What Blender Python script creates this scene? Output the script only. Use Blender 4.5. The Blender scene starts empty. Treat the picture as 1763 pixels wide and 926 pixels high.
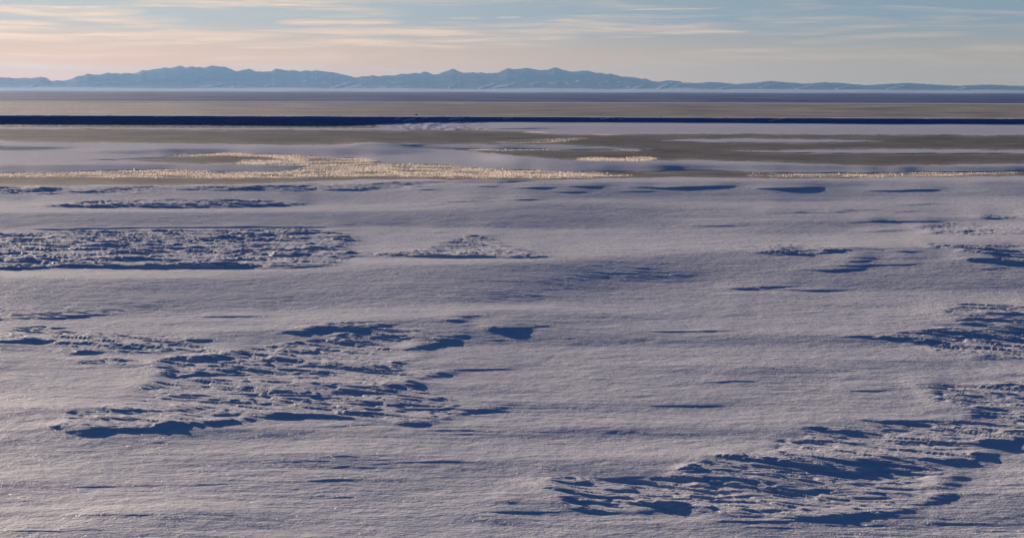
import bpy, bmesh, math, random
import numpy as np
from mathutils import Vector, Matrix

R = math.radians
sc = bpy.context.scene
C = sc.collection

# ------------------------------------------------------------------ camera
PW, PH = 1763.0, 926.0            # size of the photograph
F = 2333.0                        # focal length in photo pixels
CAM_H = 8.0                       # eye height above the river ice
PITCH = math.atan((463.0 - 157.7) / F)
ROLL = 0.0024

cam_d = bpy.data.cameras.new("camera")
cam = bpy.data.objects.new("camera", cam_d)
C.objects.link(cam)
sc.camera = cam
cam_d.sensor_width = 36.0
cam_d.lens = F / PW * 36.0
cam_d.clip_start = 0.5
cam_d.clip_end = 120000.0
rot = (Matrix.Rotation(math.pi / 2 - PITCH, 3, 'X') @ Matrix.Rotation(ROLL, 3, 'Z'))
cam.matrix_world = Matrix.Translation((0, 0, CAM_H)) @ rot.to_4x4()
RM = np.array([list(r) for r in rot])          # camera -> world


def project(dx, dy, dz):
    """world direction(s) from the eye -> photo pixel"""
    cx = RM[0, 0] * dx + RM[1, 0] * dy + RM[2, 0] * dz
    cy = RM[0, 1] * dx + RM[1, 1] * dy + RM[2, 1] * dz
    cz = RM[0, 2] * dx + RM[1, 2] * dy + RM[2, 2] * dz
    return PW / 2 + F * cx / -cz, PH / 2 - F * cy / -cz


def ray(px, py):
    c = np.array([(px - PW / 2) / F, (PH / 2 - py) / F, -1.0])
    return RM @ c


# ------------------------------------------------------------------ numpy noise
def _h(ix, iy, seed):
    n = (ix.astype(np.int64) * 374761393 + iy.astype(np.int64) * 668265263 + seed * 974634541) & 0xFFFFFFFF
    n = ((n ^ (n >> 13)) * 1274126177) & 0xFFFFFFFF
    n = (n ^ (n >> 16)) & 0xFFFFFFFF
    return n.astype(np.float64) / 4294967295.0


def noise(x, y, seed=0):
    ix = np.floor(x); iy = np.floor(y)
    fx = x - ix; fy = y - iy
    ux = fx * fx * fx * (fx * (fx * 6 - 15) + 10)
    uy = fy * fy * fy * (fy * (fy * 6 - 15) + 10)

    def g(ox, oy):
        a = _h(ix + ox, iy + oy, seed) * 2 * math.pi
        return np.cos(a) * (fx - ox) + np.sin(a) * (fy - oy)
    n00, n10, n01, n11 = g(0, 0), g(1, 0), g(0, 1), g(1, 1)
    return ((n00 + (n10 - n00) * ux) * (1 - uy) + (n01 + (n11 - n01) * ux) * uy) * 1.5


def fbm(x, y, octv=4, seed=0, gain=.5):
    s = 0; a = 1.0; t = 0
    for k in range(octv):
        s = s + a * noise(x, y, seed + k * 17)
        t += a; a *= gain; x = x * 2.03 + 11.3; y = y * 2.03 + 5.7
    return s / t


def ridged(x, y, octv=3, seed=0):
    s = 0; a = 1.0; t = 0
    for k in range(octv):
        s = s + a * (1 - np.abs(noise(x, y, seed + k * 31)) * 2)
        t += a; a *= .5; x = x * 2.1 + 3.1; y = y * 2.1 + 9.2
    return s / t


def sst(a, b, x):
    t = np.clip((x - a) / (b - a), 0, 1)
    return t * t * (3 - 2 * t)


# ------------------------------------------------------------------ helpers
def struct(name, me, mat):
    o = bpy.data.objects.new(name, me)
    C.objects.link(o)
    o['kind'] = 'structure'
    if mat:
        me.materials.append(mat)
    return o


def grid_mesh(name, P, quads, attrs):
    """P (n,3), quads (m,4)"""
    used = np.zeros(len(P), bool)
    used[quads.ravel()] = True
    idx = np.cumsum(used) - 1
    P = P[used]; q = idx[quads]
    me = bpy.data.meshes.new(name)
    me.vertices.add(len(P))
    me.vertices.foreach_set("co", P.astype(np.float32).ravel())
    me.loops.add(q.size)
    me.loops.foreach_set("vertex_index", q.astype(np.int32).ravel())
    me.polygons.add(len(q))
    me.polygons.foreach_set("loop_start", (np.arange(len(q)) * 4).astype(np.int32))
    me.polygons.foreach_set("use_smooth", np.ones(len(q), bool))
    me.update(calc_edges=True)
    for k, a in attrs.items():
        at = me.attributes.new(k, 'FLOAT', 'POINT')
        at.data.foreach_set("value", a[used].astype(np.float32))
    return me


# ------------------------------------------------------------------ materials
class NT:
    def __init__(s, nt):
        s.nt = nt; s.N = nt.nodes; s.L = nt.links

    def new(s, t, **kw):
        n = s.N.new(t)
        for k, v in kw.items():
            setattr(n, k, v)
        return n

    def put(s, sock, v):
        if isinstance(v, bpy.types.NodeSocket):
            s.L.new(v, sock)
        else:
            sock.default_value = v

    def math(s, op, a, b=0.0, c=None, clamp=False):
        n = s.new('ShaderNodeMath', operation=op, use_clamp=clamp)
        s.put(n.inputs[0], a); s.put(n.inputs[1], b)
        if c is not None:
            s.put(n.inputs[2], c)
        return n.outputs[0]

    def vmath(s, op, a, b=(0, 0, 0), sc_=None):
        n = s.new('ShaderNodeVectorMath', operation=op)
        s.put(n.inputs[0], a); s.put(n.inputs[1], b)
        if sc_ is not None:
            s.put(n.inputs['Scale'], sc_)
        return n.outputs[0]

    def mix(s, f, a, b):
        n = s.new('ShaderNodeMix', data_type='RGBA')
        s.put(n.inputs[0], f); s.put(n.inputs[6], a); s.put(n.inputs[7], b)
        return n.outputs[2]

    def noise(s, vec, scale, detail=4, rough=.5, dist=0.0):
        n = s.new('ShaderNodeTexNoise')
        s.put(n.inputs['Vector'], vec)
        n.inputs['Scale'].default_value = scale
        n.inputs['Detail'].default_value = detail
        n.inputs['Roughness'].default_value = rough
        n.inputs['Distortion'].default_value = dist
        return n.outputs['Fac']

    def ramp(s, f, lo, hi, a=0.0, b=1.0):
        n = s.new('ShaderNodeMapRange', interpolation_type='SMOOTHSTEP')
        s.put(n.inputs[0], f)
        for i, v in enumerate((lo, hi, a, b)):
            s.put(n.inputs[i + 1], v)
        return n.outputs[0]

    def attr(s, name):
        return s.new('ShaderNodeAttribute', attribute_name=name).outputs['Fac']

    def bump(s, hgt, strength, dist, normal=None):
        n = s.new('ShaderNodeBump')
        n.inputs['Strength'].default_value = strength
        n.inputs['Distance'].default_value = dist
        s.put(n.inputs['Height'], hgt)
        if normal is not None:
            s.put(n.inputs['Normal'], normal)
        return n.outputs[0]

    def glint_normal(s, vec, scale):
        """every small crystal face looks its own way"""
        v = s.new('ShaderNodeTexVoronoi')
        s.put(v.inputs['Vector'], vec)
        v.inputs['Scale'].default_value = scale
        d = s.vmath('SUBTRACT', v.outputs['Color'], (.5, .5, .38))
        return s.vmath('NORMALIZE', d)


def material(name):
    m = bpy.data.materials.new(name)
    m.use_nodes = True
    t = NT(m.node_tree)
    t.N.clear()
    out = t.new('ShaderNodeOutputMaterial')
    return m, t, out


def principled(t, col, rough, normal=None, spec=.5, ior=1.31):
    p = t.new('ShaderNodeBsdfPrincipled')
    t.put(p.inputs['Base Color'], col)
    t.put(p.inputs['Roughness'], rough)
    p.inputs['IOR'].default_value = ior
    t.put(p.inputs['Specular IOR Level'], spec)
    if normal is not None:
        t.put(p.inputs['Normal'], normal)
    return p.outputs[0]


def glossy_mix(t, base, fac, rough, normal, col=(1, 1, 1, 1)):
    g = t.new('ShaderNodeBsdfGlossy')
    g.inputs['Roughness'].default_value = rough
    g.inputs['Color'].default_value = col
    t.put(g.inputs['Normal'], normal)
    mx = t.new('ShaderNodeMixShader')
    t.put(mx.inputs[0], fac)
    t.L.new(base, mx.inputs[1]); t.L.new(g.outputs[0], mx.inputs[2])
    return mx.outputs[0]


def snow_material():
    m, t, out = material("snow")
    pos = t.new('ShaderNodeNewGeometry').outputs['Position']
    n1 = t.noise(pos, 2.2, 5, .62)
    n2 = t.noise(t.vmath('MULTIPLY', pos, (5.0, 12.0, 8.0)), 1.0, 4, .65)
    b = t.bump(n1, .45, .10)
    b = t.bump(n2, .85, .035, b)
    b = t.bump(t.noise(pos, 22.0, 2, .7), .5, .012, b)
    col = t.mix(t.noise(pos, .35, 3), (.80, .81, .86, 1), (.86, .85, .86, 1))
    p = principled(t, col, .6, b, .25)
    g = glossy_mix(t, p, .007, .20, t.glint_normal(pos, 90.0))
    t.L.new(g, out.inputs['Surface'])
    return m


def ice_material():
    m, t, out = material("river_ice")
    pos = t.new('ShaderNodeNewGeometry').outputs['Position']
    fr = t.attr("frost_glitter")
    n1 = t.noise(pos, 1.6, 5, .65)
    n2 = t.noise(pos, 9.0, 3, .6)
    n3 = t.noise(t.vmath('MULTIPLY', pos, (.22, .05, 1.0)), 1.0, 6, .68)
    spk = t.ramp(t.noise(pos, 3.3, 3, .7), .30, .62)
    f = t.math('MULTIPLY', fr, t.math('MULTIPLY_ADD', spk, .75, .25), clamp=True)
    col = t.mix(f, t.mix(t.ramp(t.math('MULTIPLY_ADD', n1, .5, t.math('MULTIPLY', n3, .5)), .34, .66), (.10, .079, .047, 1), (.185, .148, .092, 1)), (.88, .80, .71, 1))
    b = t.bump(n1, .35, .12)
    b = t.bump(n2, .6, .03, b)
    p = principled(t, col, t.math('MULTIPLY_ADD', fr, .12, .5), b, .25)
    # rime crystals standing on the ice: random faces that flash in the low sun
    g = glossy_mix(t, p, t.math('MULTIPLY_ADD', t.math('MULTIPLY', f, f), .62, .008), .55, t.glint_normal(pos, 22.0), (1, .95, .88, 1))
    t.L.new(g, out.inputs['Surface'])
    return m


def frost_material():
    m, t, out = material("rime")
    pos = t.new('ShaderNodeNewGeometry').outputs['Position']
    col = t.mix(t.noise(pos, 1.5, 3), (.84, .80, .75, 1), (.93, .90, .86, 1))
    d = t.new('ShaderNodeBsdfDiffuse'); t.put(d.inputs['Color'], col)
    tr = t.new('ShaderNodeBsdfTranslucent'); tr.inputs['Color'].default_value = (.80, .70, .58, 1)
    mx = t.new('ShaderNodeMixShader'); mx.inputs[0].default_value = .5       # thin crystals let the low sun through
    t.L.new(d.outputs[0], mx.inputs[1]); t.L.new(tr.outputs[0], mx.inputs[2])
    t.L.new(mx.outputs[0], out.inputs['Surface'])
    return m


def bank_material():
    m, t, out = material("shaded_bank")
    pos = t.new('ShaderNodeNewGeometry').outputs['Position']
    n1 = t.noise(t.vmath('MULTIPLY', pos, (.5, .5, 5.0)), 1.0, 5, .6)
    col = t.mix(n1, (.04, .15, .40, 1), (.075, .23, .52, 1))  # shade of the backlit face, painted into the base colour as navy
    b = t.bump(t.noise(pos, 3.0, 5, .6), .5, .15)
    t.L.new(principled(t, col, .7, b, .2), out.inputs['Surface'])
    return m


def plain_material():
    m, t, out = material("shaded_tundra_snow")
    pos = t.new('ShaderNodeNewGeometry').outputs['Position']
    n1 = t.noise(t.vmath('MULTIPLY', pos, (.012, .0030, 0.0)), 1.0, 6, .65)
    col = t.mix(t.ramp(n1, .35, .68), (.09, .13, .31, 1), (.22, .27, .46, 1))  # tundra snow tone with the shaded sides of tussocks painted in
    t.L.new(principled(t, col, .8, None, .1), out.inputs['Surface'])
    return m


def mountain_material():
    m, t, out = material("mountain")
    pos = t.new('ShaderNodeNewGeometry').outputs['Position']
    sn = t.attr("snow")
    n1 = t.noise(pos, .004, 6, .62)
    rock = t.mix(t.ramp(n1, .42, .64), (.05, .07, .10, 1), (.10, .125, .16, 1))
    col = t.mix(sn, rock, (.84, .83, .86, 1))
    b = t.bump(t.noise(pos, .012, 5, .6), .4, 18.0)
    t.L.new(principled(t, col, .8, b, .1), out.inputs['Surface'])
    return m


def rock_material():
    m, t, out = material("dark_rock")
    pos = t.new('ShaderNodeNewGeometry').outputs['Position']
    col = t.mix(t.noise(pos, 9.0, 4), (.02, .018, .018, 1), (.06, .052, .047, 1))
    t.L.new(principled(t, col, .8, t.bump(t.noise(pos, 14.0, 4), .6, .03), .2), out.inputs['Surface'])
    return m


def chunk_material():
    m, t, out = material("chunk_ice")
    pos = t.new('ShaderNodeNewGeometry').outputs['Position']
    col = t.mix(t.noise(pos, 4.0, 4), (.62, .70, .76, 1), (.86, .87, .86, 1))
    t.L.new(principled(t, col, .3, t.bump(t.noise(pos, 8.0, 4), .5, .04), .5), out.inputs['Surface'])
    return m


# ------------------------------------------------------------------ the ground: snow, river ice, bank and plain
us = (np.arange(-480, 2260, 2.5) - PW / 2) / F
vs = np.concatenate([np.arange(1050, 420, -.9), np.arange(420, 18, -.45), np.arange(18, 1.5, -.25), [1.35, 1.2, 1.05, .9]]) / F
NU, NV = len(us), len(vs)
U, V = np.meshgrid(us, vs)
PX, PY = project(U, np.ones_like(U), -V)
Yf = CAM_H / V
Xf = U * Yf

# ragged edges: everything traced below is looked up through a small wobble
wob = fbm(PX / 60, PY / 7, 4, 5) * 2.2 + fbm(PX / 16, PY / 5, 3, 6) * 1.0 * sst(300, 400, PY)
WX = PX + fbm(PX / 45, PY / 9, 3, 8) * 26
WY = PY + wob


def cur(pts, x):
    p = np.array(pts, float)
    return np.interp(x, p[:, 0], p[:, 1])


def band(up, lo, soft=1.0, x=None, y=None):
    x = WX if x is None else x
    y = WY if y is None else y
    a = cur(up, x); b = cur(lo, x)
    return sst(-soft, soft, y - a) * sst(-soft, soft, b - y) * (b - a > .2)


def xw(a, b, soft=45, x=None):
    x = PX if x is None else x
    return sst(a - soft / 2, a + soft / 2, x) * sst(b + soft / 2, b - soft / 2, x)


def blur_u(A, n):
    # soften along each row so neighbouring columns of the field agree
    c = np.cumsum(np.pad(A, ((0, 0), (n + 1, n)), mode='edge'), 1)
    return (c[:, 2 * n + 1:] - c[:, :-2 * n - 1]) / (2 * n + 1)


def stroke(pts, w, x=None, y=None, taper=40):
    """a line that swells in the middle: 1 on the line, 0 beyond w pixels"""
    x = WX if x is None else x
    y = WY if y is None else y
    p = np.array(pts, float)
    c = np.interp(x, p[:, 0], p[:, 1])
    tp = sst(0, taper, x - p[0, 0]) * sst(0, taper, p[-1, 0] - x)
    ww = np.maximum(w * (.25 + .75 * tp), .3)
    return np.clip(1 - ((y - c) / ww) ** 2, 0, 1) * np.minimum(tp * 1.6, 1)


BANK_TOP = [(-500, 198), (0, 199.2), (300, 200), (600, 201), (800, 201.6), (1000, 202.3), (1200, 203.3), (1763, 205), (2400, 207)]
BANK_BOT = [(-500, 213), (0, 213.2), (300, 214.3), (520, 216), (620, 214.6), (700, 212), (770, 210.4), (850, 210), (900, 210.2),
            (1000, 210.6), (1100, 210.8), (1200, 211.2), (1420, 213), (1763, 214), (2400, 216)]
# --- where bare ice shows
ICE_UP = [(-500, 221), (0, 222), (300, 223.3), (600, 224.3), (800, 225), (900, 226), (960, 231), (1060, 231.5), (1200, 231), (1763, 233), (2400, 235)]
DRIFT_UP = [(-500, 243), (0, 242.5), (60, 245.5), (150, 246), (300, 247), (420, 249), (500, 250), (590, 248), (640, 246), (700, 248.5), (725, 252),
            (750, 256), (800, 260.5), (850, 263.5), (900, 270), (1000, 277), (1100, 279), (1200, 276), (1320, 280), (1500, 286), (1763, 282), (2400, 285)]
RIM = [(-500, 322), (0, 320.5), (150, 319.5), (300, 318.5), (450, 316.5), (560, 311.5), (700, 308.5), (800, 310), (900, 310.5), (1000, 309), (1100, 306.5),
       (1200, 305.5), (1400, 308), (1763, 303), (2400, 305)]
DRIFT_LO = [(-500, 299), (0, 298), (110, 297.5), (200, 293.5), (290, 291), (390, 296.5), (500, 294.5), (520, 291.5), (545, 285), (640, 281.5), (760, 284), (850, 290.5), (950, 295),
            (1060, 296), (1200, 293.5), (1400, 298), (1763, 295), (2400, 296)]

ice = band(ICE_UP, DRIFT_UP, .5)
ice = np.maximum(ice, band(DRIFT_LO, RIM, .5))
# pockets of frosted ice inside the drift
POCKET_UP = [(150, 277), (200, 275.5), (270, 272), (310, 266), (400, 262.5), (440, 265), (540, 269), (620, 273), (650, 277.5), (655, 279)]
POCKET_LO = [(150, 277.3), (230, 277), (300, 281), (350, 283.5), (400, 282), (480, 285), (560, 286.5), (620, 283), (655, 279.3)]
ice = np.maximum(ice, band(POCKET_UP, POCKET_LO, .5) * (WX > 150) * (WX < 655))
POCKET2_UP = [(740, 264), (800, 262.5), (850, 263)]
# thin drifts lying on the ice
SLIV_UP = [(600, 248.5), (700, 249), (850, 250), (950, 249.6), (1050, 254), (1130, 257)]
SLIV_LO = [(600, 254.5), (720, 255), (870, 257.2), (1000, 258), (1130, 258.2)]
sliver = band(SLIV_UP, SLIV_LO, .5) * (WX > 600) * (WX < 1130)
SL2_UP = [(1130, 243.2), (1180, 240.5), (1260, 239), (1400, 240), (1520, 243)]
SL2_LO = [(1130, 243.6), (1180, 244), (1260, 245), (1400, 245.6), (1520, 243.5)]
sliver2 = band(SL2_UP, SL2_LO, .4) * (WX > 1130) * (WX < 1520)
SL3_UP = [(1250, 261), (1400, 258), (1600, 257), (1900, 260)]
SL3_LO = [(1250, 261.4), (1400, 264), (1600, 265), (1900, 264)]
sliver3 = band(SL3_UP, SL3_LO, .4) * (WX > 1250) * (WX < 1900)
isl = band([(300, 286), (340, 283.5), (420, 283), (520, 285), (560, 287.5)], [(300, 287), (340, 290), (420, 290), (560, 288.5)], .4) * 0
for s_ in (sliver, sliver2, sliver3):
    ice = ice * (1 - s_)
ice_m = ice > .5

# --- frost on the ice, raised leftward to paint in sun glitter
gold = np.zeros_like(PX)
for up, lo, a, soft in (
    ([(-500, 299), (0, 297.5), (200, 293), (300, 291), (400, 296.5), (545, 284), (640, 281), (760, 284), (900, 292), (1000, 296), (1090, 302)],
     [(-500, 300), (0, 303), (200, 305), (400, 307), (600, 304), (700, 303), (800, 306), (950, 306), (1060, 304), (1090, 303)], 1.0, 3.0),
    (POCKET_UP, [(150, 277.5), (300, 270), (400, 268), (440, 270), (520, 278), (655, 281)], 1.0, 2.0),
    ([(400, 276), (520, 276), (600, 276)], [(400, 284), (520, 285), (600, 284)], .8, 2.0),
    ([(990, 273), (1040, 271), (1100, 270), (1140, 272)], [(990, 276), (1040, 279), (1100, 279), (1140, 275)], 1.0, 1.2),
    ([(800, 253), (1130, 256.5)], [(800, 259), (1000, 259), (1130, 260)], .7, 1.0),
    ([(900, 226), (960, 226.5), (1060, 229), (1100, 231)], [(900, 230), (960, 231.5), (1060, 232), (1100, 231.5)], .9, .8),
    ([(830, 246), (960, 239), (1020, 237)], [(830, 249), (960, 245), (1020, 240)], .3, 2.0),
    ([(1280, 300), (1500, 299), (1763, 297)], [(1280, 303), (1500, 305), (1763, 300)], .7, 2.0),
):
    x0, x1 = up[0][0], up[-1][0]
    tp = sst(x0, x0 + 30, WX) * sst(x1, x1 - 30, WX)
    gold = np.maximum(gold, band(up, lo, soft) * a * tp)
left_glitter = sst(900, -100, PX)  # painted sun glitter: brightens the ice towards the left
gold = gold * (.12 + .88 * sst(-.30, .16, fbm(PX / 85, PY / 2.2, 4, 78)))
cz = np.cumsum(np.pad(ice, ((13, 12), (0, 0)), mode='edge'), 0)
near_snow = 1 - blur_u((cz[24:] - cz[:-24])[:NV] / 24.0, 14)
frost_glitter = np.clip(gold + .16 + .16 * left_glitter + near_snow * 1.1 * np.clip(.35 + fbm(PX / 50, PY / 2.2, 4, 74), 0, 1) + .22 * fbm(PX / 110, PY / 3, 4, 77), 0, 1)

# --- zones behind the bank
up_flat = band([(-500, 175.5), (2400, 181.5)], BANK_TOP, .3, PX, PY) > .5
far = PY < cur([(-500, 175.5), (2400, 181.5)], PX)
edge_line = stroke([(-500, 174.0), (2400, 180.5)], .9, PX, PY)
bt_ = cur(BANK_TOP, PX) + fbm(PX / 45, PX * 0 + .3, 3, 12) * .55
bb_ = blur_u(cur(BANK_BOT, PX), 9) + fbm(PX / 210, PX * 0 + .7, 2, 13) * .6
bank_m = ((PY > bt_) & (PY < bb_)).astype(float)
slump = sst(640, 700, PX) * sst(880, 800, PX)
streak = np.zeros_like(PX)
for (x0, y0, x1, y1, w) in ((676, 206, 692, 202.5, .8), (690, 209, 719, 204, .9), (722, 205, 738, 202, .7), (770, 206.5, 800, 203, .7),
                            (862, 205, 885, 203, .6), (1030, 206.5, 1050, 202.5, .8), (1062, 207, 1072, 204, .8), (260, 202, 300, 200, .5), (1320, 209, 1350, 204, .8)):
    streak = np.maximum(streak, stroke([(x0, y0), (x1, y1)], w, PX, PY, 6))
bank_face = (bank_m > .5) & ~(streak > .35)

# --- slopes that face the eye (rise per metre going away): S
S = np.zeros_like(PX)
SF = np.zeros_like(PX)                    # sharp little steps
K = np.full_like(PX, .05)                  # how fast a drift sinks back behind its crest, per pixel
LUMP = np.zeros_like(PX)                   # height of wind-cut crust, m


def add(mask, v):
    global S
    S = S + mask * v


def put_max(mask, v):
    global SF
    SF = np.maximum(SF, mask * v)


# near field (y > 320)
nearm = sst(318, 326, PY)
add(band([(-500, 324), (0, 324), (600, 320), (1200, 312), (2400, 312)], [(-500, 344), (0, 345), (600, 350), (900, 345), (1200, 338), (2400, 338)], 6), .085)
add(band([(-500, 366), (0, 368), (400, 367), (700, 366), (850, 352), (1000, 346), (1130, 362), (1160, 372)],
         [(-500, 392), (0, 394), (300, 387), (600, 388), (850, 390), (1000, 394), (1100, 385), (1160, 373)], 5) * xw(-900, 1150, 60), .175)
add(band([(700, 380), (850, 372), (1000, 366), (1130, 374)], [(700, 388), (850, 391), (1000, 393), (1130, 379)], 4) * xw(700, 1120, 120), .05)
add(band([(-500, 478), (0, 480), (300, 482), (600, 462), (850, 454), (1000, 450), (1100, 442), (1200, 432), (1500, 430), (2400, 440)],
         [(-500, 530), (0, 540), (600, 530), (1000, 512), (1080, 486), (1200, 482), (1500, 500), (2400, 495)], 7), .13)
add(band([(850, 455), (1000, 458), (1200, 448), (1500, 450)], [(850, 475), (1000, 478), (1200, 474), (1500, 474)], 8) * xw(870, 1500, 160), .035)
# extension of the field below and to the right of the photographed part
wv = fbm(PX / 520, PY / 46, 4, 41)
add(sst(512, 560, PY) * sst(-.02, .34, wv), .17)
wv2 = fbm(PX / 420, PY / 24, 3, 47)
add(sst(1180, 1300, PX) * sst(330, 345, PY) * sst(530, 500, PY) * sst(0, .35, wv2), .12)
add(nearm * np.clip(fbm(PX / 260, PY / 14, 4, 51), 0, 1), .09)

# the crust fields with their near edge as a step
FA_UP = [(-500, 404), (0, 402), (100, 398), (300, 396), (450, 394), (560, 397), (600, 402), (622, 410)]
FA_LO = [(-500, 466), (0, 463), (150, 461), (300, 463), (450, 461), (560, 456), (605, 451), (612, 445), (600, 436), (590, 430), (622, 411)]
fa = band(FA_UP, [(-500, 464), (0, 462), (300, 462), (450, 460), (560, 455), (606, 450), (622, 411)], 2) * xw(-900, 612, 30, WX)
LUMP = np.maximum(LUMP, fa * .125)
for pts, w, v in (
    ([(-500, 463), (0, 462), (80, 460), (150, 458), (300, 460), (450, 460), (540, 457), (608, 450)], 2.9, .8),
    ([(-500, 449), (0, 450), (60, 449), (200, 447), (330, 446), (420, 449)], 1.8, .7),
    ([(470, 434), (540, 430), (590, 424), (612, 416), (624, 411)], 2.0, .8),
    ([(560, 442.5), (610, 442), (645, 441)], 1.8, .7),
    ([(560, 436), (600, 436), (632, 436)], 1.2, .5),
    ([(640, 441.5), (680, 440), (720, 440), (770, 441), (860, 442), (900, 442.5), (948, 441.5)], 2.8, .9),
    ([(780, 441.5), (850, 440), (890, 442)], 2.6, .6),
    ([(620, 426.5), (640, 426)], 1.0, .5),
    ([(640, 401.5), (680, 401)], 1.1, .6), ([(720, 400), (800, 401.5)], .9, .3), ([(560, 397), (612, 396.5)], 1.5, .6),
    ([(800, 403.5), (840, 406), (872, 415)], 1.4, .6), ([(860, 417), (885, 423), (900, 430)], 1.5, .7), ([(830, 412), (870, 419)], 1.2, .6),
    ([(880, 431), (905, 434), (928, 438)], 1.8, .8),
    ([(1115, 430), (1160, 430), (1190, 428.5)], 1.5, .35), ([(1080, 403), (1135, 403)], .9, .25),
    ([(1170, 389), (1300, 388)], 1.0, .3),
    ([(40, 396), (200, 393), (330, 391), (600, 391)], 1.3, .4),
    ([(60, 355), (240, 356), (400, 356), (526, 351)], 2.0, .7),
    ([(150, 352), (300, 352), (450, 351)], 1.2, .5),
    ([(850, 345), (945, 344)], 1.2, .6), ([(740, 346.5), (850, 347)], .7, .3), ([(1060, 330), (1130, 330)], .8, .5),
    ([(800, 321), (870, 321)], 1.0, .7), ([(880, 324), (970, 323.5)], 1.0, .7), ([(970, 321.5), (1040, 321)], 1.2, .9), ([(830, 329), (865, 329)], .8, .6),
    ([(1060, 319), (1105, 318.5)], .9, .8), ([(1070, 322.5), (1130, 322)], 1.1, .9), ([(1120, 324), (1260, 321)], 1.1, .9), ([(950, 331), (1010, 330)], .9, .6),
    ([(1290, 325), (1420, 323)], 1.1, .9), ([(1480, 329), (1620, 327)], 1.0, .8),
    ([(-60, 322), (28, 322)], 2.4, .9), ([(30, 325), (120, 325)], 1.6, .8), ([(120, 330), (190, 331)], 1.2, .6), ([(200, 333), (250, 334)], 1.1, .7),
    ([(360, 322), (460, 321), (520, 319)], 1.6, .8), ([(400, 326), (460, 325)], 1.3, .8), ([(540, 327), (640, 326)], 1.2, .7), ([(600, 319), (680, 316), (760, 313.5), (900, 312.5)], 1.4, 1.0),
    ([(690, 327), (770, 326.5)], .9, .6), ([(740, 312), (860, 311.5), (960, 312)], 1.0, .9),
):
    put_max(stroke(pts, w * (1.5 if pts[0][1] < 360 else 1.15)), v)
LUMP = np.maximum(LUMP, band([(610, 437), (690, 433), (760, 421), (800, 403), (840, 406), (900, 429), (925, 438)], [(610, 443), (640, 442.5), (760, 442), (860, 443), (925, 442)], 2) * xw(630, 925, 40, WX) * .085)
LUMP = np.maximum(LUMP, band([(40, 352), (150, 346), (300, 343), (450, 345), (525, 350)], [(40, 354), (240, 357), (400, 357), (525, 352)], 2) * xw(60, 515, 40, WX) * .10)
LUMP = np.maximum(LUMP, band([(-500, 321), (300, 320), (600, 314), (760, 311)], [(-500, 334), (150, 335), (300, 329), (600, 329), (760, 320)], 2) * xw(-900, 730, 80, WX) * .08)
# more crust in the part of the field the photograph cuts off
ext = np.maximum(sst(515, 560, PY), sst(1240, 1330, PX) * sst(345, 380, PY))
q = fbm(Xf / 11.0, Yf / 9.0, 4, 62) + .12
blob = sst(.26, .34, q) * ext
LUMP = np.maximum(LUMP, blob * .075)
qd = np.roll(q, 4, 0)                        # the step on the side turned to the eye
put_max(sst(.22, .27, q) * sst(.35, .29, q) * (q > qd) * ext, .42)
for _k in range(46):
    _r = random.Random(900 + _k)
    _x, _y = (_r.uniform(0, 1763), _r.uniform(520, 915)) if _k < 32 else (_r.uniform(1230, 1763), _r.uniform(335, 510))
    _l = _r.uniform(40, 150) * (.5 + _y / 900)
    put_max(stroke([(_x, _y), (_x + _l * .5, _y - _r.uniform(-1, 2)), (_x + _l, _y - _r.uniform(0, 4))], _r.uniform(.8, 2.0) * (.4 + _y / 700)), _r.uniform(.25, .6))

# middle drifts: faces turned to the eye along the lower side of each drift
add(band(DRIFT_UP, DRIFT_LO, 1.0) * 1.0, .018)
add(band([(0, 285), (300, 284), (500, 284)], [(0, 297), (200, 293), (300, 291), (400, 296), (500, 294)], 3) * xw(-900, 500, 60), .09)
add(band([(-500, 250), (0, 252), (90, 254)], [(-500, 259), (0, 258), (90, 256)], 1.5) * xw(-900, 80, 60, WX), .30)
add(band([(280, 257), (340, 257.5), (400, 258)], [(280, 261), (340, 262), (400, 259)], 1.5) * xw(290, 390, 50, WX), .22)
add(band([(170, 260), (320, 260)], [(170, 264), (320, 265)], 3) * xw(170, 310, 60), .08)
add(band([(420, 255), (560, 256), (700, 258)], [(420, 266), (560, 268), (700, 266)], 4) * xw(430, 690, 80), .11)
add(band([(620, 248.5), (660, 248), (720, 249)], [(620, 250), (660, 250.6), (720, 250.5)], .6) * xw(630, 710, 40), .5)
add(band([(860, 270), (1000, 279), (1200, 284), (1763, 288)], [(860, 288), (1000, 293), (1200, 292), (1763, 295)], 4) * xw(880, 5000, 90), .14)
add(band([(1000, 288), (1090, 287), (1200, 286), (1300, 289)], [(1000, 293), (1090, 293.5), (1200, 291), (1300, 290)], 2) * xw(1030, 1280, 70), .35)
add(band([(800, 252), (900, 252.5), (1000, 255)], [(800, 256), (900, 257), (1000, 257.5)], 1) * xw(810, 990, 60), .14)
add(band([(-500, 215), (640, 217), (1763, 220)], [(-500, 222), (640, 224), (1763, 231)], 1) * xw(660, 5000, 60), .015)
put_max(stroke([(830, 221.5), (900, 222), (970, 221.5)], .9), .5)
put_max(stroke([(700, 215.5), (760, 216)], .8), .4)
put_max(stroke([(640, 212.5), (690, 211)], .8), .4); put_max(stroke([(780, 218), (830, 219.5)], .8), .5)
# level where the ice lies bare
bl = PY > cur(BANK_BOT, PX) + 1
Sn = .115 * np.tanh(blur_u(blur_u(S, 45), 30) / .115)
Sm = .17 * np.tanh(blur_u(blur_u(S, 16), 10) / .17)
S = np.where(bl, Sm + (Sn - Sm) * sst(296, 335, PY), S)
SF = np.where(bl, blur_u(blur_u(SF, 4), 4), SF)
SB0 = S.copy()
S = np.maximum(S, SF)
S = np.where(ice_m, S * .1, S)
S = np.where(sliver > .3, np.maximum(S, .06), S)
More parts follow.
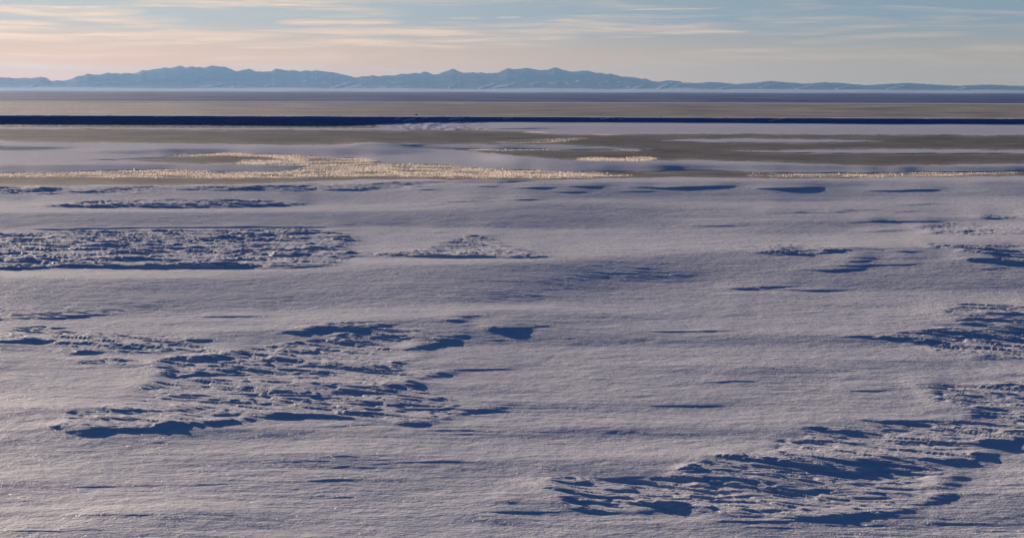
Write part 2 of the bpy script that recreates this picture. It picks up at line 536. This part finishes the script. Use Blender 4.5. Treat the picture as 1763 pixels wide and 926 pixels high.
# lower edge of a drift over the ice: a small lip
lip = ~ice_m & (np.roll(ice_m, 3, 0) | np.roll(ice_m, 2, 0)) & (PY > 245)
S = np.where(lip, np.maximum(S, .35), S)
# bank and the land behind it
S = np.where(bank_m > .5, 6.0, S)
S = np.where(up_flat, 0, S)
S = np.where(far, np.clip(fbm(PX / 120, PY / 1.5, 3, 90), 0, 1) * .004, S)
K = .055 - .050 * sst(.01, .05, S)
K = np.where(bank_m > .5, 0.0, K)
K = np.where(PY < cur(BANK_TOP, PX), .04, K)
K = np.where(ice_m, .22, K)

S = np.where(bl, blur_u(blur_u(S, 2), 2), S)
LUMP = blur_u(blur_u(LUMP, 3), 3)

# --- walk each line of sight outwards
Yg = np.zeros_like(V); Zg = np.zeros_like(V); Zf = np.zeros_like(V)
z = np.zeros(NU); Y = CAM_H / vs[0] * np.ones(NU)
Yg[0] = Y
top_row = np.zeros(NU)
zf = np.zeros(NU)                           # height gained on sharp steps: it dies away soon behind them
for k in range(1, NV):
    m_ = S[k]
    v0, v1 = vs[k - 1], vs[k]
    Yn = Y * (v0 + m_) / (v1 + m_)
    zn = CAM_H - v1 * Yn
    past = PY[k] < cur(BANK_TOP, PX[k])
    zt = np.where(past, cur([(-500, 1.75), (640, 1.7), (760, 1.45), (2400, 1.35)], PX[k]), 0.0)
    dpx = (v0 - v1) * F
    fine_ = zf + np.where(past | (bank_m[k] > .5), 0, np.maximum(m_ - np.maximum(SB0[k], 0), 0)) * (Yn - Y)
    zf = fine_ * (1 - np.minimum(.07 * dpx, .9))
    zn = zt + (zn - zt - fine_) * (1 - np.minimum(K[k] * dpx, .9)) + zf
    Yn = np.maximum((CAM_H - zn) / v1, Y + .0004)
    zn = CAM_H - v1 * Yn
    Y, z = Yn, zn
    Yg[k] = Y; Zg[k] = z; Zf[k] = zf
Zr = Zg - Zf
wn = sst(300, 335, PY)
Zb = blur_u(blur_u(Zf, 5), 5) + blur_u(blur_u(Zr, 48), 30) * wn + blur_u(blur_u(Zr, 5), 5) * (1 - wn)
Yb_ = (CAM_H - Zb) / V
Yg = np.maximum.accumulate(Yb_, axis=0)
Zg = CAM_H - V * Yg
Xg = U * Yg

# --- wind relief laid on top, in metres
dist_fade = sst(420, 120, Yg)
snow_w = np.where(ice_m | up_flat | far | (bank_m > .5), 0.0, 1.0)
Zd = snow_w * .035 * fbm(Xg / 3.5, Yg / 2.2, 4, 21) * sst(230, 90, Yg)
Zd += snow_w * .012 * fbm(Xg / .9, Yg / .35, 3, 24) * sst(120, 60, Yg)
# wind ripples, in patches
rip = sst(-.15, .35, fbm(Xg / 9, Yg / 7, 3, 27))
Zd += snow_w * .011 * rip * ridged(Xg / 2.4 + Yg * .12, Yg / .34 + .6 * fbm(Xg / 2, Yg / 1, 2, 28), 2, 29) * sst(85, 40, Yg)
# wind-cut crust: short blades lying downwind
ca, sa = math.cos(R(24)), math.sin(R(24))
A_ = Xg * ca - Yg * sa; B_ = Xg * sa + Yg * ca
wa = A_ + fbm(A_ / 1.6, B_ / .8, 2, 33) * .5
cq = fbm(wa / 3.1, B_ / .85, 4, 35) * 4.2            # plates with cut edges
cf = cq - np.floor(cq)
crust = (np.floor(cq) + sst(.30, .62, cf) + .35 * (cf - .5)) / 2.6
crust2 = fbm(wa / .9, B_ / .22, 3, 36)
Zd += LUMP * .66 * (1.35 * np.clip(crust, -.8, .8) + .30 * crust2 + .1) * np.clip(1.2 + fbm(Xg / 5, Yg / 6, 2, 37), .4, 1.6)
Zd += np.where((slump > 0) & (PY < 224) & ~(bank_m > .5) & ~ice_m & (PY > 206), slump * .34 * fbm(Xg / 2.2, Yg / 7, 4, 39), 0)
# blocks and rime along the foot of the bank
foot = band(BANK_BOT, [(-500, 220), (0, 220), (640, 222), (700, 222)], .6, PX, PY) * sst(700, 600, PX)
Zd += foot * .10 * np.clip(fbm(Xg / 1.1, Yg / 3.5, 4, 43) + .1, 0, 1) * 2
Zd += np.where(ice_m, .010 * fbm(Xg / 1.8, Yg / 1.8, 3, 45), 0)
Zd = np.where(bank_m > .5, 0, Zd)
Zg = Zg + Zd
Yb = np.where(bank_m > .5, fbm(Xg / 2.0, PY / 3, 4, 55) * .35, 0)
P = np.stack([Xg, Yg + Yb, Zg], -1).reshape(-1, 3)

ii = np.arange(NU * NV).reshape(NV, NU)
Q = np.stack([ii[:-1, :-1], ii[:-1, 1:], ii[1:, 1:], ii[1:, :-1]], -1).reshape(-1, 4)
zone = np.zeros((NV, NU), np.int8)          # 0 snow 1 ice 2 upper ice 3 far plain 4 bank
zone[ice_m] = 1
fl = (foot + .5 * fbm(PX / 30, PY / 2, 3, 98) > .5) & ~ice_m & (PY < cur([(-500, 219.5), (0, 219.8), (640, 221.5)], PX))
zone[fl] = 1
frost_glitter = np.where(fl, np.clip(.35 + .25 * sst(260, 0, PX) + .6 * fbm(PX / 9, PY / 1.2, 3, 97), 0, 1), frost_glitter)
zone[up_flat] = 2
zone[far] = 3
zone[(edge_line > .3)] = 0
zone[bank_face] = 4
zone[(~bank_face) & (PY < cur(BANK_TOP, PX)) & (PY > cur(BANK_TOP, PX) - 1.3)] = 0
zq = zone[:-1, :-1].ravel()
uf_frost_glitter = np.clip(.42 + .60 * left_glitter + .5 * fbm(PX / 160, PY / 1.6, 4, 95), 0, 1)  # frost plus the sun glitter painted in on the left
frost_glitter = np.where(up_flat, uf_frost_glitter, frost_glitter)
att = {"frost_glitter": frost_glitter.ravel()}
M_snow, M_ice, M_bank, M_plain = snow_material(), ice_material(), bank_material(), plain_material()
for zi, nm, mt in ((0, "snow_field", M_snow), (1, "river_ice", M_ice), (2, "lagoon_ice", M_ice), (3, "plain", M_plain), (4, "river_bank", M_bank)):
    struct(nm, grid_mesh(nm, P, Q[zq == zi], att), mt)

# a wide skirt of snow round the fan so the field has no near edge
sk = bpy.data.meshes.new("snow_apron")
yn = float(Yg[0].mean())
sk.from_pydata([(-900, -60, -.25), (900, -60, -.25), (900, yn + 2, -.25), (-900, yn + 2, -.25)], [], [(0, 1, 2, 3)])
struct("snow_apron", sk, M_snow)


def ground_at(px, py):
    j = np.argmin((PX - px) ** 2 + ((PY - py) * 4) ** 2)
    return P[j]


# ------------------------------------------------------------------ frost flowers: clumps of rime standing on the ice
rs = np.random.RandomState(7)
cand = np.argwhere(ice_m & (PX > -150) & (PX < 1900))
# one vertex of the fan stands for dX*dY of ground
dA = np.gradient(Yg, axis=0)[cand[:, 0], cand[:, 1]] * (Yg[cand[:, 0], cand[:, 1]] * 2.5 / F)
wgt = (gold[cand[:, 0], cand[:, 1]] ** 1.5) * np.clip(dA, 0, 2)
pick = cand[rs.choice(len(cand), 52000, p=wgt / wgt.sum())]
n = len(pick)
bx = P.reshape(NV, NU, 3)[pick[:, 0], pick[:, 1]]
jx = rs.uniform(-.5, .5, n) * Yg[pick[:, 0], pick[:, 1]] * 2.5 / F
jy = rs.uniform(-.5, .5, n) * np.clip(np.gradient(Yg, axis=0)[pick[:, 0], pick[:, 1]], 0, 3)
size = rs.lognormal(-3.15, .38, n)
th = rs.uniform(0, 2 * math.pi, n)
cx_, cy_ = bx[:, 0] + jx, bx[:, 1] + jy
tv = []
for q, hgt in ((-1, -.02), (1, -.02), (0, 1)):            # a thin feather of rime
    rr = size * rs.uniform(.6, 1.2, n) * (1 if q else .5)
    tv.append(np.stack([cx_ + rr * q * np.cos(th) + (0 if q else 1) * rs.uniform(-.5, .5, n) * size,
                        cy_ + rr * q * np.sin(th) + (0 if q else 1) * rs.uniform(-.5, .5, n) * size,
                        bx[:, 2] + (np.full(n, hgt) if q else size * rs.uniform(.7, 1.5, n))], 1))
TVv = np.stack(tv, 1).reshape(-1, 3)
TT = np.arange(n * 3).reshape(n, 3)
ffm = bpy.data.meshes.new("frost_flowers")
ffm.vertices.add(len(TVv)); ffm.vertices.foreach_set("co", TVv.astype(np.float32).ravel())
ffm.loops.add(TT.size); ffm.loops.foreach_set("vertex_index", TT.astype(np.int32).ravel())
ffm.polygons.add(len(TT)); ffm.polygons.foreach_set("loop_start", (np.arange(len(TT)) * 3).astype(np.int32))
ffm.update(calc_edges=True)
fo = struct("frost_flowers", ffm, frost_material())
fo['kind'] = 'stuff'

# ------------------------------------------------------------------ mountains
PROF = [(-700, 139), (-500, 138), (-380, 128), (-250, 130), (-100, 136), (0, 133.7), (14, 134), (24, 135.4), (41, 134), (56, 134.9), (70, 132.3), (80, 134.5), (88, 140), (97, 138.8), (112, 139.5),
        (124, 135.7), (131, 132.3), (144, 130.3), (150.6, 126.5), (162, 128.6), (175, 128.2), (184, 125.5), (197, 126.5), (209, 127.2), (216, 125.9), (230, 126.9), (238, 124.7),
        (244, 121.6), (257, 121.3), (270, 118.7), (282.5, 116.5), (291, 117.9), (300, 115.7), (311, 113.3), (319.6, 117), (330.6, 114.5), (336.6, 116.2), (342.5, 115), (351, 116.7),
        (366, 113.3), (375, 114.5), (388.5, 115.3), (397, 119), (406, 123.5), (417, 120.8), (430, 119), (439.5, 123), (453, 123.8), (467.6, 123), (475, 118.4), (484, 120), (494, 122),
        (504, 121.3), (516, 123.5), (526, 121.6), (535, 123), (545, 121.3), (558.6, 123.5), (572, 124.2), (586, 128), (600, 130.6), (610, 133.7), (618.7, 133.4), (624, 131.5),
        (630.6, 132), (641, 130.3), (653, 131.5), (659.5, 130), (678, 130.3), (690, 127.2), (702, 127.6), (716, 125.5), (721, 126.9), (730, 123.5), (736, 124.3), (745, 128.6),
        (755, 127.6), (765, 123.8), (780, 118.4), (789, 123.5), (799, 125.9), (814, 124.3), (819.5, 126), (829, 124.7), (838, 126.5), (857, 125.5), (874, 117.9), (887.6, 119.6),
        (903, 117.5), (917, 118.7), (929, 121.4), (944, 120.4), (955, 115.8), (968, 120), (983, 123.8), (995, 123), (1010.6, 121.6), (1024, 125.2), (1036, 125.5), (1044.6, 128.4),
        (1051, 126.9), (1070, 132.3), (1080, 132.3), (1099, 134.9), (1102.5, 136), (1111, 135.2), (1121, 139.5), (1133, 141.2), (1148, 138.8), (1169, 139.6), (1176.5, 143),
        (1187.6, 142.9), (1200, 143.4), (1226, 141.5), (1245, 142.5), (1270, 145), (1300, 143), (1325, 140), (1350, 141.5), (1385, 144.5), (1420, 142), (1450, 143.5), (1490, 147),
        (1530, 145), (1560, 143), (1600, 145.5), (1650, 148), (1700, 146), (1763, 148.5), (1850, 147), (2000, 144), (2200, 148), (2500, 150)]
YF, YC, YE = 12000.0, 15500.0, 18000.0      # foot, crest, far end
mu = (np.arange(-640, 2420, 2.2) - PW / 2) / F
tt = np.concatenate([np.linspace(-.9, 0, 24, endpoint=False), np.linspace(0, 1, 110), np.linspace(1, 1.7, 22)[1:]])
MU, MT = np.meshgrid(mu, tt)
MY = YF + (YC - YF) * MT
prof = np.array(PROF)
prof_d = np.array([ray(a, b) for a, b in PROF])
pu = prof_d[:, 0] / prof_d[:, 1]
pe = prof_d[:, 2] / prof_d[:, 1]
ZC = np.interp(mu, pu, pe) * YC + CAM_H + 6 * fbm(mu * 260, mu * 0 + .5, 3, 71)
MX = MU * MY
foot_e = 30 + 14 * fbm(mu * 14, mu * 0, 3, 73)                     # height of the alluvial apron at the foot
T = np.clip(MT, 0, 1)
gx = MX / 900 - 1.1 * MY / 900 + .5 * fbm(MX / 1500, MY / 1500, 2, 74)
rid = ridged(gx, MY / 3800, 4, 75)
rid2 = ridged(MX / 420 - MY / 380, MY / 1500 + MX / 2000, 3, 76)
shape = T ** 1.15 * (1 + (.36 * (rid - .35) + .20 * (rid2 - .3)) * np.sin(np.pi * np.clip(T, 0, 1)) ** .8 * 1.5)
MZ = foot_e[None] + (ZC - foot_e)[None] * np.clip(shape, 0, 1.2)
lim = CAM_H + (ZC - CAM_H)[None] / YC * MY * np.where(MT < 1, .985, 1)
MZ = np.where(MT < .995, np.minimum(MZ, lim), MZ)
MZ = np.where(MT >= .995, ZC[None] - (np.clip(MT - 1, 0, 1)) * 330, MZ)
ap = np.clip((MT + .9) / .9, 0, 1)
MZ = np.where(MT < 0, -3 + (foot_e[None] + 3) * ap ** 1.4, MZ)
mpx, mpy = project(MX, MY, MZ - CAM_H)
sw = (mpx + fbm(mpx / 14, mpy / 4, 3, 79) * 5, mpy + fbm(mpx / 12, mpy / 5, 3, 78) * 1.3)
snow = np.where(MT < .02, 1.0, 0.0)
for (x0, y0, x1, y1, w, a) in (
    (30, 155, 55, 150, 2.6, .6), (48, 151, 72, 144, 1.0, .8), (155, 149, 169, 145.5, 1.0, .6), (190, 136, 215, 128, 1.0, .35), (235, 140, 262, 135, .9, .3),
    (340, 153, 380, 147, 1.6, .75), (375, 147.5, 398, 145, 1.2, .7), (398, 150.5, 414, 151.5, 1.0, .7), (455, 149.5, 474, 144.5, 1.6, .35), (540, 133, 546, 128, 2.0, .5),
    (543, 137, 552, 133, 1.8, .6), (524, 140, 534, 138.5, 1.4, .6), (558, 142, 571, 147.5, 1.2, .6), (572, 153, 606, 142, 3.0, .8), (585, 154, 620, 148, 3.0, .6), (600, 152, 690, 150.3, 1.0, .7),
    (660, 150.6, 710, 150.2, .9, .7), (668, 140, 678, 143, 1.8, .4), (768, 155, 790, 142, 1.6, .4), (820, 155, 852, 144.5, 2.0, .75), (850, 152, 888, 145, 2.2, .7),
    (880, 143, 900, 140, 1.0, .4), (915, 147, 926, 143, 2.2, .7), (925, 144, 945, 140, 1.0, .4), (944, 140.6, 953, 140.4, .8, .9), (948, 144, 957, 146, 1.4, .9), (960, 141.5, 978, 137.5, 1.8, .6),
    (972, 142, 980, 145.5, 1.2, .7), (992, 142, 1000, 139, 1.8, .7), (1032, 145.5, 1046, 140, 1.4, .6), (1057, 146, 1068, 141, 1.5, .9), (1079, 145, 1087, 142, 1.4, .8),
    (1064, 149, 1078, 145, .9, .5), (1080, 151.5, 1084, 151, 1.2, .6), (1089, 154, 1104, 150, 2.4, .6), (1128, 155.5, 1156, 144, 1.2, .95), (1155, 153, 1178, 143.5, 1.6, .7), (1165, 152, 1200, 153, 2, .4),
    (1230, 156, 1262, 149, 1.8, .7), (1310, 152, 1330, 146, 1.4, .8), (1372, 154, 1400, 148, 1.6, .7), (1440, 155, 1462, 149, 1.2, .8), (1525, 155, 1556, 149, 1.6, .7), (1640, 156, 1668, 151, 1.4, .7),
):
    L2 = (x1 - x0) ** 2 + (y1 - y0) ** 2
    tpar = np.clip(((sw[0] - x0) * (x1 - x0) + (sw[1] - y0) * (y1 - y0)) / L2, 0, 1)
    dd = np.hypot((sw[0] - x0 - tpar * (x1 - x0)) * .6, sw[1] - y0 - tpar * (y1 - y0))
    snow = np.maximum(snow, min(a * 1.25, 1) * sst(w, w * .3, dd) * (MT < .97))
MZ = MZ + np.where((MT > .02) & (MT < .95), snow, 0) * 9
MP = np.stack([MX, MY, MZ], -1).reshape(-1, 3)
mi = np.arange(MP.shape[0]).reshape(MX.shape)
MQ = np.stack([mi[:-1, :-1], mi[:-1, 1:], mi[1:, 1:], mi[1:, :-1]], -1).reshape(-1, 4)
struct("mountain_range", grid_mesh("mountain_range", MP, MQ, {"snow": snow.ravel()}), mountain_material())
ztop = float(MZ.max())

# ------------------------------------------------------------------ loose things: rocks on the bank, ice broken off at its foot
rng = random.Random(4)


def lump_mesh(name, sx, sy, sz, n, seed, sink=.12):
    r = random.Random(seed)
    bm = bmesh.new()
    for k in range(n):
        a = r.uniform(0, 2 * math.pi); e = math.asin(r.uniform(-.5, 1))
        q = r.uniform(.75, 1.0)
        bm.verts.new((sx * q * math.cos(a) * math.cos(e), sy * q * math.sin(a) * math.cos(e), sz * (q * math.sin(e) + .5 - sink)))
    res = bmesh.ops.convex_hull(bm, input=bm.verts)
    bmesh.ops.delete(bm, geom=[g for g in res['geom_interior'] if isinstance(g, bmesh.types.BMVert)], context='VERTS')
    bmesh.ops.bevel(bm, geom=list(bm.edges), offset=min(sx, sz) * .10, segments=2, affect='EDGES', profile=.6)
    me = bpy.data.meshes.new(name)
    bm.to_mesh(me); bm.free()
    return me


M_rock, M_chunk = rock_material(), chunk_material()


def loose(name, px, py, size, label, cat, group, mat, seed, n=16):
    me = lump_mesh(name, *size, n, seed)
    me.materials.append(mat)
    o = bpy.data.objects.new(name, me)
    C.objects.link(o)
    g = ground_at(px, py)
    o.location = (g[0], g[1], g[2] + (.02 if name == 'rock' else 0))
    o.rotation_euler = (0, 0, rng.uniform(-.4, .4))
    o['label'] = label; o['category'] = cat
    if group:
        o['group'] = group
    return o


loose("rock", 717, 198.9, (.46, .3, .26), "larger dark rock on the snow just above the dark bank", "rock", "dark rocks on the bank top", M_rock, 3, 22)
loose("rock", 1138, 201.6, (.30, .2, .14), "tiny dark rock on the bank top far right of the bigger one", "rock", "dark rocks on the bank top", M_rock, 5, 18)

CH = [
    (5, 215.8, .32, .16, "white ice block at the far left end of the bank foot"),
    (22, 217.6, .34, .16, "flat pale ice slab left of the dark gap under the bank"),
    (38, 217.2, .36, .18, "bright ice block near the left end of the broken row"),
    (62, 217.0, .30, .14, "low white ice block between two brighter ones on the left"),
    (87, 213.9, .17, .20, "small bright ice lump right against the dark bank face at left"),
    (96, 217.0, .40, .20, "largest bright ice block of the row at the left"),
    (104, 217.8, .26, .14, "ice block touching the right side of the largest one"),
    (113, 217.2, .22, .20, "upright white ice chunk ending the bright row"),
    (122, 213.8, .18, .14, "dull small ice lump against the bank just after the bright row"),
    (143, 213.9, .20, .20, "lone grey ice lump against the bank face"),
    (162, 215.0, .18, .12, "small pale ice piece lying clear of the bank foot"),
    (183, 217.5, .20, .13, "ice piece standing among rough grey rime"),
    (247, 217.0, .16, .12, "small ice piece on the grey rime left of the single white lump"),
    (350, 214.6, .22, .24, "single white ice lump at the middle of the dark bank foot"),
    (310, 219.5, .18, .12, "small ice piece near the white edge of the river ice"),
    (402, 219.6, .18, .13, "rightmost small ice piece near the river ice edge"),
]
for k, (px, py, w, hgt, lb) in enumerate(CH):
    loose("ice_chunk", px, py, (w, w * .8, hgt), lb, "ice chunk", "ice chunks along the foot of the bank", M_chunk, 40 + k)

# ------------------------------------------------------------------ haze: the air between here and the mountains
hz = bpy.data.meshes.new("haze")
bm = bmesh.new()
bmesh.ops.create_cube(bm, size=1.0)
hx, hy0, hy1, hz0, hz1 = 17000.0, -200.0, 18600.0, -8.0, ztop + 12
for v in bm.verts:
    v.co = Vector((v.co.x * 2 * hx, hy0 + (v.co.y + .5) * (hy1 - hy0), hz0 + (v.co.z + .5) * (hz1 - hz0)))
bm.to_mesh(hz); bm.free()
hm, t, out = material("haze")
pv = t.new('ShaderNodeVolumePrincipled')
pv.inputs['Color'].default_value = (.32, .585, 1.0, 1)
pv.inputs['Density'].default_value = 5.0e-5
pv.inputs['Anisotropy'].default_value = .3
t.L.new(pv.outputs[0], out.inputs['Volume'])
hz.materials.append(hm)
ho = bpy.data.objects.new("haze", hz)
C.objects.link(ho)
ho['kind'] = 'stuff'

# ------------------------------------------------------------------ light
SUN_EL, SUN_AZ = 8.0, 36.0          # degrees; azimuth to the left of straight ahead
sd = Vector((-math.sin(R(SUN_AZ)) * math.cos(R(SUN_EL)), math.cos(R(SUN_AZ)) * math.cos(R(SUN_EL)), math.sin(R(SUN_EL))))
sl = bpy.data.lights.new("sun", 'SUN')
sl.energy = 5.0
sl.angle = R(.5)
sl.color = (1.0, .80, .62)
so = bpy.data.objects.new("sun", sl)
C.objects.link(so)
so.rotation_euler = sd.to_track_quat('Z', 'Y').to_euler()

w = bpy.data.worlds.new("World")
sc.world = w
w.use_nodes = True
t = NT(w.node_tree)
t.N.clear()
out = t.new('ShaderNodeOutputWorld')
bg = t.new('ShaderNodeBackground')
sky = t.new('ShaderNodeTexSky', sky_type='NISHITA', sun_disc=False)
sky.sun_elevation = R(SUN_EL)
sky.sun_rotation = R(-SUN_AZ)
sky.altitude = 10.0
sky.air_density = 1.0
sky.dust_density = .6
sky.ozone_density = 3.0
tc = t.new('ShaderNodeTexCoord').outputs['Generated']
sep = t.new('ShaderNodeSeparateXYZ')
t.L.new(tc, sep.inputs[0])
dx, dy, dz = sep.outputs
# cirrus: long thin streaks low over the horizon
az = t.math('ARCTAN2', dx, dy)
warp = t.noise(t.vmath('MULTIPLY', tc, (6, 6, 30)), 1.0, 3)
el = t.math('ADD', dz, t.math('MULTIPLY', t.math('SUBTRACT', warp, .5), .010))
cv = t.new('ShaderNodeCombineXYZ')
t.put(cv.inputs[0], t.math('MULTIPLY', az, 6.0)); t.put(cv.inputs[1], t.math('MULTIPLY', el, 95.0)); cv.inputs[2].default_value = 2.7
c1 = t.noise(cv.outputs[0], 1.0, 6, .58, .6)
cv2 = t.new('ShaderNodeCombineXYZ')
t.put(cv2.inputs[0], t.math('MULTIPLY', az, 14.0)); t.put(cv2.inputs[1], t.math('MULTIPLY', el, 330.0)); cv2.inputs[2].default_value = 8.1
c2 = t.noise(cv2.outputs[0], 1.0, 5, .6, .4)


def px2ae(px, py):
    d = ray(px, py)
    d = d / np.linalg.norm(d)
    return math.atan2(d[0], d[1]), d[2]


STREAKS = [  # x0,y0 -> x1,y1, half thickness in px, strength
    (-150, 14, 260, 22, 8, .8), (-150, 44, 120, 42, 7, .8), (60, 30, 330, 36, 5, .5), (200, 6, 520, 2, 7, .5), (-150, 62, 560, 58, 7, .75), (40, 80, 420, 66, 5, .5),
    (300, 12, 600, 4, 4, .7), (470, 40, 700, 40, 4.5, 1.0), (540, 33, 640, 31, 2, .5), (380, 54, 860, 56, 4.5, .8), (400, 80, 600, 77, 6, .7), (560, 69, 720, 74, 3, .4),
    (770, 33, 830, 33, 1.6, .6), (852, 32, 900, 32, 1.6, .7), (690, 70, 1010, 66, 4, .6), (720, 82, 960, 78, 4, .6), (780, 62, 1130, 50, 6, .5), (940, 40, 1260, 44, 9, .35),
    (1000, 60, 1300, 52, 2.6, .6), (1030, 66, 1140, 62, 2.4, .5), (1070, 18, 1260, 12, 1.4, .7), (840, 3, 900, 2, 2, .5),
    (1260, 30, 1560, 40, 6, .5), (1340, 72, 1700, 60, 5, .5), (1500, 14, 1800, 22, 4, .5), (1180, 90, 1560, 84, 4, .35), (1640, 84, 1900, 92, 5, .4), (0, 94, 320, 90, 3, .35), (430, 117, 570, 113, 3.5, .5),
]
VL_L, VL_R = (298, 208, 106), (216, 182, 124)
VU_L, VU_R = (204, 204, 197), (142, 162, 174)
CR_L, CR_R = (288, 238, 190), (229, 204, 176)
acc = None
for (x0, y0, x1, y1, hw, st) in STREAKS:
    a0, e0 = px2ae(x0, y0); a1, e1 = px2ae(x1, y1)
    tpar = t.math('DIVIDE', t.math('SUBTRACT', az, a0), a1 - a0)
    ce = t.math('MULTIPLY_ADD', tpar, e1 - e0, e0)
    q = t.math('DIVIDE', t.math('SUBTRACT', el, ce), hw / F * 1.3)
    q2 = t.math('MULTIPLY', q, q)
    tp = t.math('MULTIPLY_ADD', t.math('ABSOLUTE', t.math('SUBTRACT', tpar, .5)), 2.0, 0.0)
    tp = t.math('POWER', tp, 4.0)
    f = t.math('SUBTRACT', 1.0, t.math('ADD', q2, tp), clamp=True)
    f = t.math('MULTIPLY', f, st)
    acc = f if acc is None else t.math('MAXIMUM', acc, f)
soft = t.ramp(c1, .46, .72)
fine = t.ramp(c2, .34, .66)
STR = .05
EXPO = .38
# a thin veil of high cloud low over the horizon, warm on the sun's side
lowsky = t.ramp(dz, .26, .06)
sunside = t.ramp(az, .30, -.42)
up = t.ramp(dz, .006, .056)


def lin(r, g, b):
    f = lambda c: ((c / 255 + .055) / 1.055) ** 2.4 if c > 10 else c / 255 / 12.92
    k = STR * 2 ** EXPO
    return (f(r) / k, f(g) / k, f(b) / k, 1)


veil_low = t.mix(sunside, lin(*VL_R), lin(*VL_L))
veil_up = t.mix(sunside, lin(*VU_R), lin(*VU_L))
veil = t.mix(up, veil_low, veil_up)
cream = t.mix(sunside, lin(*CR_R), lin(*CR_L))
cl = t.math('ADD', t.math('MULTIPLY', acc, t.math('MULTIPLY_ADD', fine, .95, .22)), t.math('MULTIPLY', t.math('MULTIPLY', soft, t.math('MULTIPLY_ADD', sunside, .6, .9)), t.math('MULTIPLY_ADD', fine, .55, .22)), clamp=True)
skyc = t.mix(t.math('MULTIPLY', cl, .9), veil, cream)
front = t.math('MULTIPLY', lowsky, t.ramp(dy, -.5, .6))
vault = t.vmath('MULTIPLY', sky.outputs[0], (.30, .54, .98))
skyc = t.mix(t.math('MULTIPLY', front, .92), vault, skyc)
t.L.new(skyc, bg.inputs['Color'])
bg.inputs['Strength'].default_value = STR
t.L.new(bg.outputs[0], out.inputs['Surface'])

# ------------------------------------------------------------------ render settings
sc.render.engine = 'CYCLES'
sc.cycles.max_bounces = 4
sc.cycles.diffuse_bounces = 1
sc.cycles.glossy_bounces = 1
sc.cycles.volume_bounces = 0
sc.cycles.use_denoising = True
sc.cycles.denoiser = 'OPENIMAGEDENOISE'
sc.cycles.denoising_input_passes = 'RGB_ALBEDO_NORMAL'
sc.cycles.denoising_prefilter = 'NONE'
sc.view_settings.view_transform = 'Standard'
sc.view_settings.look = 'None'
sc.view_settings.exposure = EXPO
sc.view_settings.gamma = 1.0
